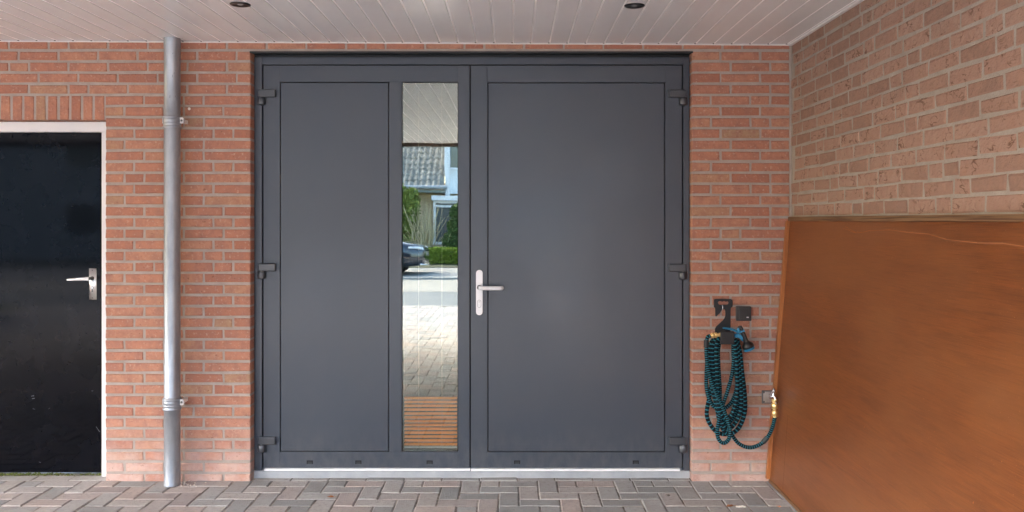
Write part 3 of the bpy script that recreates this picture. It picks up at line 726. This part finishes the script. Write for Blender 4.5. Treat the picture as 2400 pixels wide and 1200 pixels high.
tp = thing('outdoor_tap', P(1800, 930, 0), 'small chrome tap on a square metal plate beside the wooden panel', 'tap')
a, b = Q(556, 797, -.008), Q(648, 705, -.008)
mb = MB(); mb.cbox(a.x, b.x, -.0115, -.0045, a.z, b.z, .002); mb.box(a.x+.006, b.x-.006, -.0125, -.0112, a.z+.006, b.z-.006, 1)
for (u, w_) in ((.14, .14), (.14, .86)): mb.lathe((a.x+(b.x-a.x)*u, -.0122, a.z+(b.z-a.z)*w_), (0, -1, 0), [(.006, 0), (.005, .003), (0, .004)], 10)
mb.build('wall_plate', [M_steel_dark, M_nickel], tp)
mb = MB(); c = Q(634, 745, -.13); c0 = Q(615, 748, -.0125)
mb.lathe(c0, Vector(c)-c0, [(.013, 0), (.013, .004), (.009, .006), (.009, .060), (.0125, .063), (.0125, .085), (.008, .088), (.008, .118)], 16)
mb.tube([c, (c.x+.008, -.138, c.z-.008), (c.x+.012, -.14, c.z-.028), (c.x+.0125, -.14, c.z-.048)], .0085, 12, sub=4)
mb.lathe((c.x+.003, -.125, c.z), (.1, 0, 1), [(.010, 0), (.012, .006), (.008, .012), (.008, .020), (.011, .024), (.008, .032), (.006, .040), (0, .043)], 14)
mb.build('spout', M_chrome, tp)
mb = MB(); mb.tube([(c.x+.006, -.127, c.z+.038), (c.x-.012, -.135, c.z+.012), (c.x-.018, -.143, c.z-.004)], .0045, 8, sub=3); mb.build('tap_handle', M_chrome, tp)

# ------------------------------------------------------------------ fallen leaves
def leaf(px, py, size, m, label, rot, name='fallen_leaf', cat='leaf'):
    d = F*CH/(py-VY); c = Vector(((px-VX)/F*d, d-CD, .004))
    out = []; n = 14
    for i in range(n):
        t = 2*math.pi*i/n; rr = size*(.55+.25*abs(math.sin(t*2.5))+random.uniform(-.08, .08))*(1.25 if abs(math.cos(t)) > .8 else .8)
        p = Vector((math.cos(t+rot)*rr, math.sin(t+rot)*rr*.7, .006+.5*size*abs(math.sin(t))*random.uniform(.2, .7)))
        out.append(c+p)
    mb = MB(); mb.add([c+Vector((0, 0, .003))]+out, [(0, i+1, (i+1) % n+1) for i in range(n)], 0, .5)
    mb.tube([c+Vector((0, 0, .004)), c+Vector((math.cos(rot)*size*1.5, math.sin(rot)*size*1.0, .006))], .0012, 5, sub=1)
    tag(mb.build(name, m, recalc=False), label, cat, 'dry leaves on the paving')
leaf(775, 1169, .020, M_leaf, 'small brown dry leaf on the paving below the narrow window strip', .1)
leaf(1711, 1191, .026, M_leaf, 'curled yellow brown leaf on the paving beside a pale wood chip', .5)
leaf(1566, 1165, .017, mat('black_leaf', (.04,.03,.025), .9), 'tiny blackish leaf on the paving below the right door hinges', 2.0)
leaf(1826, 1192, .016, M_leafred, 'narrow red leaf on the paving close to the wooden panel', 1.9)
d = F*CH/(1189-VY)
mb = MB(); c = Vector(((1735-VX)/F*d, d-CD, .003))
for i in range(5): mb.cbox(c.x-.022+.009*i, c.x-.012+.009*i+random.uniform(0, .004), c.y-.004+random.uniform(-.003, .003), c.y+.004, .001, .006+random.uniform(0, .003), .001)
tag(mb.build('wood_chip', M_chip), 'pale splintered chip on the paving beside the curled yellow brown leaf', 'chip')

# ------------------------------------------------------------------ the street behind the camera (seen mirrored in the pane)
# a point seen in the pane at pixel px,py and mirrored distance d lies at X=(px-VX)/F*d, y=-(d-CD-2*YD), z=CH-(py-VY)/F*d
def MX(px, d): return (px-VX)/F*d
def MZ(py, d): return CH-(py-VY)/F*d
def MY(d): return -(d-CD-2*YD)
M_asph = mat('asphalt', (.13,.14,.145), .9, col2=(.16,.17,.175), nscale=3, bump=.003, bscale=120)
M_pale = mat('pale_paving', (.28,.265,.235), .9, col2=(.24,.225,.20), nscale=2)
M_walk = mat('pavement_tiles', (.30,.29,.27), .9, col2=(.22,.21,.20), nscale=6)
M_kerb = mat('kerb_stone', (.30,.30,.29), .9)
M_earth = mat('earth', (.09,.075,.05), 1, col2=(.06,.08,.03), nscale=2)
g = MB(); g.box(-300, 300, -300, 300, -.6, -.085); tag(g.build('ground', M_earth), kind='structure')
def strip(name, ya, yb, z, m, x0=-60, x1=60):
    mb = MB(); mb.box(x0, x1, ya, yb, -.1, z); return tag(mb.build(name, m), kind='structure')
yA, yB, yC, yD_, yE = MY(14.45), MY(17.6), MY(21.2), MY(23.3), MY(25.6)
strip('kerb', yA-.12, yA, -.004, M_kerb); strip('road', yB, yA-.121, -.030, M_asph); strip('lay_by', yC, yB-.001, -.026, M_pale)
strip('kerb', yC-.12, yC-.001, .02, M_kerb); strip('pavement', yE, yC-.121, .016, M_walk); strip('garden_soil', -45, yE-.001, .03, M_earth)
strip('lawn', yA-.0, 0, -.02, mat('lawn', (.05,.09,.02), 1, col2=(.08,.12,.03), nscale=30), -60, -8.26); strip('lawn', yA, 0, -.02, bpy.data.materials['lawn'], 3.31, 60)

# house across the street
dW = 30.0; yW = MY(dW)
hs_ = thing('brick_house', (-4, yW-4, 0), 'yellow brick house with grey tiled roof and white window bay across the street', 'house')
M_yb = mat('yellow_brick', (.62,.49,.32), .9, col2=(.55,.42,.27), nscale=5, bump=.004, bscale=30)
M_rend = mat('white_render', (.78,.78,.78), .8)
M_tile = mat('grey_roof_tile', (.21,.20,.185), .85, col2=(.13,.125,.11), nscale=9, ndetail=5, ramp=[(0,(.25,.24,.22)), (.5,(.31,.30,.27)), (1,(.37,.35,.31))])
M_pane = mat('window_glass', (.10,.12,.12), .08, spec=.8)
xr = MX(1042, dW)
mb = MB(); mb.box(-12, xr+.0, yW-8, yW, 0, 2.75); mb.box(xr+.001, 6, yW-8, yW-.25, 0, 2.4); mb.build('wall', M_yb, hs_)
ze = MZ(437, dW-.7); ye = yW+.55
mb = MB()
tw, th = .205, .28; nrow = 15; a45 = R(47)
for r_ in range(nrow):
    for c_ in range(46):
        x1 = xr+.02-c_*tw; x0 = x1-tw; s0 = r_*th; s1 = s0+th+.06; v = []; n = 6
        jz = random.uniform(0, .006)
        for (s_, lift) in ((s0, .045), (s1, .0)):
            for k in range(n+1):
                u = k/n; hgt = .05*math.sin(math.pi*min(1, u*1.45))**1 if u < .69 else -.012*math.sin(math.pi*(u-.69)/.31)
                v.append((x0+(x1-x0)*u, ye-s_*math.cos(a45)+(hgt+lift+jz)*math.sin(a45), ze+s_*math.sin(a45)+(hgt+lift+jz)*math.cos(a45)))
        v += [(p[0], p[1]-.0, p[2]-.05) for p in v[:n+1]]
        mb.add(v, [(k, k+1, n+2+k, n+1+k) for k in range(n)]+[(k, k+1, 2*n+3+k, 2*n+2+k) for k in range(n)])
L_ = nrow*th
mb.add([(-11.5, ye, ze-.02), (xr, ye, ze-.02), (xr, ye-L_*math.cos(a45), ze+L_*math.sin(a45)-.02), (-11.5, ye-L_*math.cos(a45), ze+L_*math.sin(a45)-.02)], [(0,1,2,3)])
roof = mb.build('roof', M_tile, hs_, recalc=False)
mb = MB(); mb.tube([(-11.6, ye+.07, ze-.02), (xr+.12, ye+.07, ze-.02)], .07, 10, sub=1); mb.build('gutter', mat('grey_gutter', (.30,.32,.34), .5), hs_)
mb = MB(); mb.box(-11.6, xr+.05, yW+.001, ye+.02, ze-.20, ze-.10); mb.build('soffit', mat('grey_soffit', (.22,.24,.22), .7), hs_)
mb = MB(); mb.tube([(MX(965, dW), yW+.06, .05), (MX(965, dW), yW+.06, ze-.2)], .045, 8, sub=1); mb.build('downpipe', mat('grey_pipe', (.4,.4,.38), .6), hs_)
# white rendered upper part with a window
mb = MB(); mb.box(xr+.03, 6, yW-6, yW-.05, 2.401, 7.4); mb.box(xr+.031, xr+.19, yW-.049, yW+.30, 2.0, 7.3); mb.build('dormer', M_rend, hs_)
def window(x0, x1, z0, z1, y, nv=2, transom=None, t=.07):
    mb = MB()
    for (a, b, c, d_) in ((x0, x1, z0, z0+t), (x0, x1, z1-t, z1)): mb.box(a, b, y, y+.09, c, d_)
    for (a, b) in ((x0, x0+t), (x1-t, x1)): mb.box(a, b, y+.001, y+.089, z0+t, z1-t)
    for i in range(1, nv):
        xx = x0+(x1-x0)*i/nv; mb.box(xx-.04, xx+.04, y+.004, y+.085, z0+t, z1-t)
    if transom: mb.box(x0+t, x1-t, y+.006, y+.083, transom-.035, transom+.035)
    w = mb.build('window', M_wframe, hs_)
    mb = MB(); mb.box(x0+t*.6, x1-t*.6, y+.02, y+.03, z0+t*.6, z1-t*.6); mb.build('pane', M_pane, w)
    return w
window(MX(1048, dW), MX(1048, dW)+2.0, MZ(398, dW), MZ(330, dW), yW-.046, 4)
bx0 = MX(1014, dW-.6); yb = yW+.55
mb = MB(); mb.box(bx0-.05, 1.4, yW+.001, yb+.12, MZ(470, dW-.6), MZ(458, dW-.6)); mb.build('bay_roof', M_wframe, hs_)
wz = window(bx0, 1.3, MZ(573, dW-.6), MZ(470.5, dW-.6), yb-.09, 4, MZ(483, dW-.6), .09)
mb = MB(); mb.box(bx0+.02, 1.28, yW+.002, yb-.01, 0, MZ(573.5, dW-.6)); mb.box(bx0+.1, 1.2, yW+.003, yb-.2, MZ(572, dW-.6), MZ(471, dW-.6), 1); mb.build('bay_base', [M_yb, mat('net_curtain', (.45,.46,.44), .9)], hs_)

# the next house along and the trees behind both
ho2 = thing('grey_house', (-20, yW-4, 0), 'grey rendered house with dark tiled roof left of the yellow brick house', 'house')
mb = MB(); mb.box(-27, -13.5, yW-8, yW-.2, 0, 5.2); mb.build('wall', mat('grey_render', (.40,.40,.39), .9), ho2)
mb = MB(); mb.prism([(-27.4, 5.205), (-13.1, 5.205), (-16.5, 8.2), (-24, 8.2)], yW-8.3, yW+.2); mb.build('roof', mat('dark_tile', (.09,.08,.075), .8, bump=.02, bscale=14), ho2)
for x0_ in (-25.5, -20.5, -16):
    for z0_ in (.8, 3.2):
        mb = MB(); mb.box(x0_, x0_+1.6, yW-.198, yW-.12, z0_, z0_+1.4); w_ = mb.build('window', M_wframe, ho2)
        mb = MB(); mb.box(x0_+.1, x0_+1.5, yW-.119, yW-.11, z0_+.1, z0_+1.3); mb.build('pane', M_pane, w_)
# greenery over there
def leaf_mass(n, ell, size, mb, flat=1):
    for _ in range(n):
        cx, cy, cz_, rx, ry, rz = random.choice(ell)
        while True:
            p = Vector((random.uniform(-1, 1), random.uniform(-1, 1), random.uniform(-1, 1)))
            if .35 < p.length < 1: break
        c = Vector((cx+p.x*rx, cy+p.y*ry, cz_+p.z*rz)); s_ = size*random.uniform(.6, 1.4)
        a = Vector((random.gauss(0, 1), random.gauss(0, 1), random.gauss(0, 1))).normalized(); b = a.orthogonal().normalized()
        mb.add([c-a*s_, c+b*s_*.5, c+a*s_, c-b*s_*.5], [(0,1,2,3)])
def green(name, c1, c2): return mat(name, c1, .7, spec=.3, ramp=[(0, c1), (1, c2)])
d1 = 27.2; hx0, hx1 = MX(996, d1), 4.5; hz1 = MZ(585, d1)
hd = MB(); random.seed(5)
for i in range(9000):
    x_ = random.uniform(hx0, hx1); fy = random.random(); top = random.random() < .35
    y_ = MY(d1)-random.uniform(0, .7) if top else MY(d1)+random.uniform(-.06, .05); z_ = hz1+random.uniform(-.05, .06) if top else random.uniform(.08, hz1)
    a = Vector((random.gauss(0, 1), random.gauss(0, 1), random.gauss(0, 1))).normalized(); b = a.orthogonal().normalized(); s_ = random.uniform(.03, .06)
    c = Vector((x_, y_, z_)); hd.add([c-a*s_, c+b*s_*.5, c+a*s_, c-b*s_*.5], [(0,1,2,3)])
hg = hd.build('clipped_hedge', green('hedge_green', (.14,.22,.02), (.27,.36,.05)), recalc=False)
mb = MB(); mb.box(hx0+.08, hx1, MY(d1)-.65, MY(d1)-.08, .03, hz1-.06); mb.build('inner_growth', mat('hedge_inner', (.04,.07,.012), 1), hg)
tag(hg, 'low clipped bright green hedge before the yellow brick house', 'hedge')
def shrub(name, label, ell, n, size, m, stem, cat='shrub'):
    t = thing(name, (ell[0][0], ell[0][1], 0), label, cat, None)
    mb = MB(); leaf_mass(n, ell, size, mb); mb.build('crown', m, t, recalc=False)
    mb = MB()
    for e in ell: mb.tube([(ell[0][0], ell[0][1], 0), ((ell[0][0]+e[0])/2, e[1], e[2]*.6), (e[0], e[1], e[2])], .04, 6, sub=3)
    mb.build('trunk', stem, t); return t
M_bark = mat('bark', (.10,.075,.05), .95, col2=(.16,.13,.09), nscale=20)
dS = 28.6; yS = MY(dS)
shrub('conifer', 'tall light green conifer at the corner of the yellow brick house', [(MX(958, dS), yS, 1.2, .42, .4, 1.1), (MX(962, dS), yS, 2.0, .33, .3, .55), (MX(935, dS), yS, 1.5, .5, .4, 1.2), (MX(965, dS), yS, .7, .5, .4, .6)], 5200, .07, green('conifer_green', (.15,.21,.04), (.30,.36,.10)), M_bark)
shrub('evergreen_shrub', 'dark green rounded evergreen before the white window bay', [(MX(1064, dS-.4), yS+.45, .75, .42, .35, .35), (MX(1068, dS-.4), yS+.45, 1.25, .3, .3, .28), (MX(1072, dS-.4), yS+.4, 1.7, .25, .25, .3), (MX(1085, dS-.4), yS+.45, .9, .5, .4, .7)], 4200, .055, green('evergreen_dark', (.03,.07,.02), (.09,.16,.045)), M_bark)
bt = thing('bare_shrub', (MX(985, 28.3), MY(28.3), 0), 'leafless twiggy shrub between the conifer and the white window bay', 'shrub')
mb = MB(); random.seed(9)
for i in range(110):
    a = random.uniform(-.75, .75); h_ = random.uniform(.9, 2.0); x0 = MX(985, 28.3)+random.uniform(-.3, .3); y0 = MY(28.3)+random.uniform(-.2, .2)
    p = [(x0, y0, .0), (x0+a*.25+random.uniform(-.1, .1), y0+random.uniform(-.1, .1), h_*.5), (x0+a*.7+random.uniform(-.15, .15), y0+random.uniform(-.2, .2), h_)]
    mb.tube(p, lambda t: .017-.009*t, 4, sub=3)
mb.build('twigs', mat('pale_twig', (.50,.42,.25), .9), bt)
# hedge along the left side of the driveway, mirrored darkly in the black door
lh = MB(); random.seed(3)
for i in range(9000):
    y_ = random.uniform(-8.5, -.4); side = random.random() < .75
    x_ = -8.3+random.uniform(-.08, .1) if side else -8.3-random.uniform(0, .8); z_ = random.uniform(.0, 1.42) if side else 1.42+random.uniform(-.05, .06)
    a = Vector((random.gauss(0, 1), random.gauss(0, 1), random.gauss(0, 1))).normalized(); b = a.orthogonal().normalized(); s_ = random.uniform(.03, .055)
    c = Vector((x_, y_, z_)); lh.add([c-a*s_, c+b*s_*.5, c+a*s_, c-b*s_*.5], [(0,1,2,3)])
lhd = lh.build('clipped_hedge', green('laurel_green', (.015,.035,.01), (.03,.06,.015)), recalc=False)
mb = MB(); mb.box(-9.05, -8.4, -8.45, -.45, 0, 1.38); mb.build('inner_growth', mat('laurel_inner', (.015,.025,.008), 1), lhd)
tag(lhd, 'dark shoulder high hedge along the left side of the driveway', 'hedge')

# parked car, nose towards the right
fx = MX(1000, 22.6); yc = MY(22.9)
car = thing('parked_car', (fx-2.2, yc, 0), 'dark blue black car parked nose first in the lay-by across the street', 'car')
M_cp = mat('dark_car_paint', (.008,.011,.020), .25, spec=.6, coat=1)
# stations: s from nose (0) to tail (4.4): half width, bottom, belt, top, top half width
stt = [(0, .52, .34, .60, .64, .42), (.06, .70, .26, .66, .73, .56), (.22, .83, .22, .72, .82, .66), (.55, .89, .20, .80, .90, .74), (1.15, .90, .20, .88, .99, .76), (1.45, .90, .20, .92, 1.12, .70), (1.95, .90, .20, .93, 1.42, .60),
       (2.5, .90, .20, .93, 1.47, .60), (3.2, .90, .20, .93, 1.44, .58), (3.75, .88, .22, .92, 1.30, .56), (4.15, .84, .28, .90, 1.05, .55), (4.38, .72, .36, .74, .84, .50)]
mb = MB(); v = []
for (s_, w_, zb_, zm, zt_, wt) in stt:
    x_ = fx-s_
    half = [(w_*.86, zb_), (w_*.98, zb_+.10), (w_, (zb_+zm)/2), (w_*.97, zm), (wt, zt_-.03 if zt_-zm > .1 else zt_-.01), (wt*.6, zt_)]
    v += [(x_, yc+y_, z_) for y_, z_ in half]+[(x_, yc-y_, z_) for y_, z_ in reversed(half)]
n = 12; fs = []
for i in range(len(stt)-1): fs += [(i*n+k, i*n+(k+1) % n, (i+1)*n+(k+1) % n, (i+1)*n+k) for k in range(n)]
fs += [list(range(n)), list(range((len(stt)-1)*n, len(stt)*n))]
mb.add(v, fs, 0, .5, True); body = mb.build('body', M_cp, car)
sm = body.modifiers.new('smooth', 'SUBSURF'); sm.levels = 2; sm.render_levels = 2
for side in (1, -1):
    for s_ in (.86, 3.5):
        mb = MB(); c = (fx-s_, yc+side*.76, .33)
        mb.lathe(c, (0, side, 0), [(.20, 0), (.31, .005), (.33, .03), (.33, .15), (.31, .175), (.22, .17), (.21, .14)], 28)
        w = mb.build('wheel', mat('tyre', (.02,.02,.02), .8), car)
        mb = MB()
        for k in range(5):
            a = 2*math.pi*k/5; mb.tube([(c[0], c[1]+side*.158, c[2]), (c[0]+.20*math.cos(a), c[1]+side*.155, c[2]+.20*math.sin(a))], .022, 6, sub=1)
        mb.lathe((c[0], c[1]+side*.14, c[2]), (0, side, 0), [(.205, .0), (.215, .018), (.205, .028), (.195, .02)], 28); mb.lathe((c[0], c[1]+side*.14, c[2]), (0, side, 0), [(.05, 0), (.05, .03), (0, .035)], 12)
        mb.build('rim', M_steel, w)
    mb = MB(); mb.tube([(fx-.10, yc+side*.60, .69), (fx-.20, yc+side*.74, .72), (fx-.42, yc+side*.835, .745)], lambda t: .05-.025*t, 10, sub=5, flat=.8); mb.build('headlight', mat('headlight_glass', (.75,.78,.8), .1), car)
    mb = MB(); mb.tube([(fx-.12, yc+side*.62, .40), (fx-.22, yc+side*.76, .42)], .03, 8, sub=1); mb.build('fog_light', M_chrome, car)
    mb = MB(); y_ = yc+side*.80
    mb.add([(fx-1.55, yc+side*.845, 1.0), (fx-3.75, yc+side*.83, 1.0), (fx-3.35, yc+side*.68, 1.36), (fx-2.05, yc+side*.68, 1.37)], [(0,1,2,3)]); mb.build('side_window', M_pane, car)
mb = MB()
for z_ in (.60, .56, .52): mb.tube([(fx-.055, yc-.5, z_), (fx+.005, yc-.25, z_), (fx+.005, yc+.25, z_), (fx-.055, yc+.5, z_)], .011, 6, sub=4)
mb.build('grille', M_chrome, car)
mb = MB(); mb.tube([(fx-.16, yc-.70, .30), (fx-.0, yc-.4, .28), (fx+.01, yc+.4, .28), (fx-.16, yc+.70, .30)], .022, 6, sub=5); mb.build('bumper_trim', M_chrome, car)

random.seed(21)
M_tree = green('tree_green', (.03,.06,.018), (.09,.14,.04))
for k, (tx, ty, th_, tr_) in enumerate([(-31, -30, 9, 3.2), (-38, -27, 8, 3.5), (-11.8, -38, 10, 3.4), (9, -33, 9, 3.6), (16, -29, 8, 3.3), (24, -30, 9.5, 3.8), (-47, -29, 9, 4)]):
    t = thing('garden_tree', (tx, ty, 0), 'leafy garden tree beyond the houses across the street', 'tree', 'trees beyond the houses across the street')
    mb = MB(); leaf_mass(2600, [(tx, ty, th_*.62, tr_, tr_, th_*.36), (tx+tr_*.4, ty, th_*.5, tr_*.7, tr_*.7, th_*.25), (tx-tr_*.5, ty+.4, th_*.55, tr_*.6, tr_*.6, th_*.28)], .28, mb); mb.build('crown', M_tree, t, recalc=False)
    mb = MB(); mb.tube([(tx, ty, 0), (tx+.1, ty, th_*.3), (tx-.1, ty, th_*.7)], lambda u: .22-.15*u, 8, sub=4)
    for a_ in range(4): mb.tube([(tx, ty, th_*.3), (tx+math.cos(a_*1.6)*tr_*.4, ty+math.sin(a_*1.6)*tr_*.4, th_*.55)], lambda u: .10-.06*u, 6, sub=3)
    mb.build('trunk', M_bark, t)
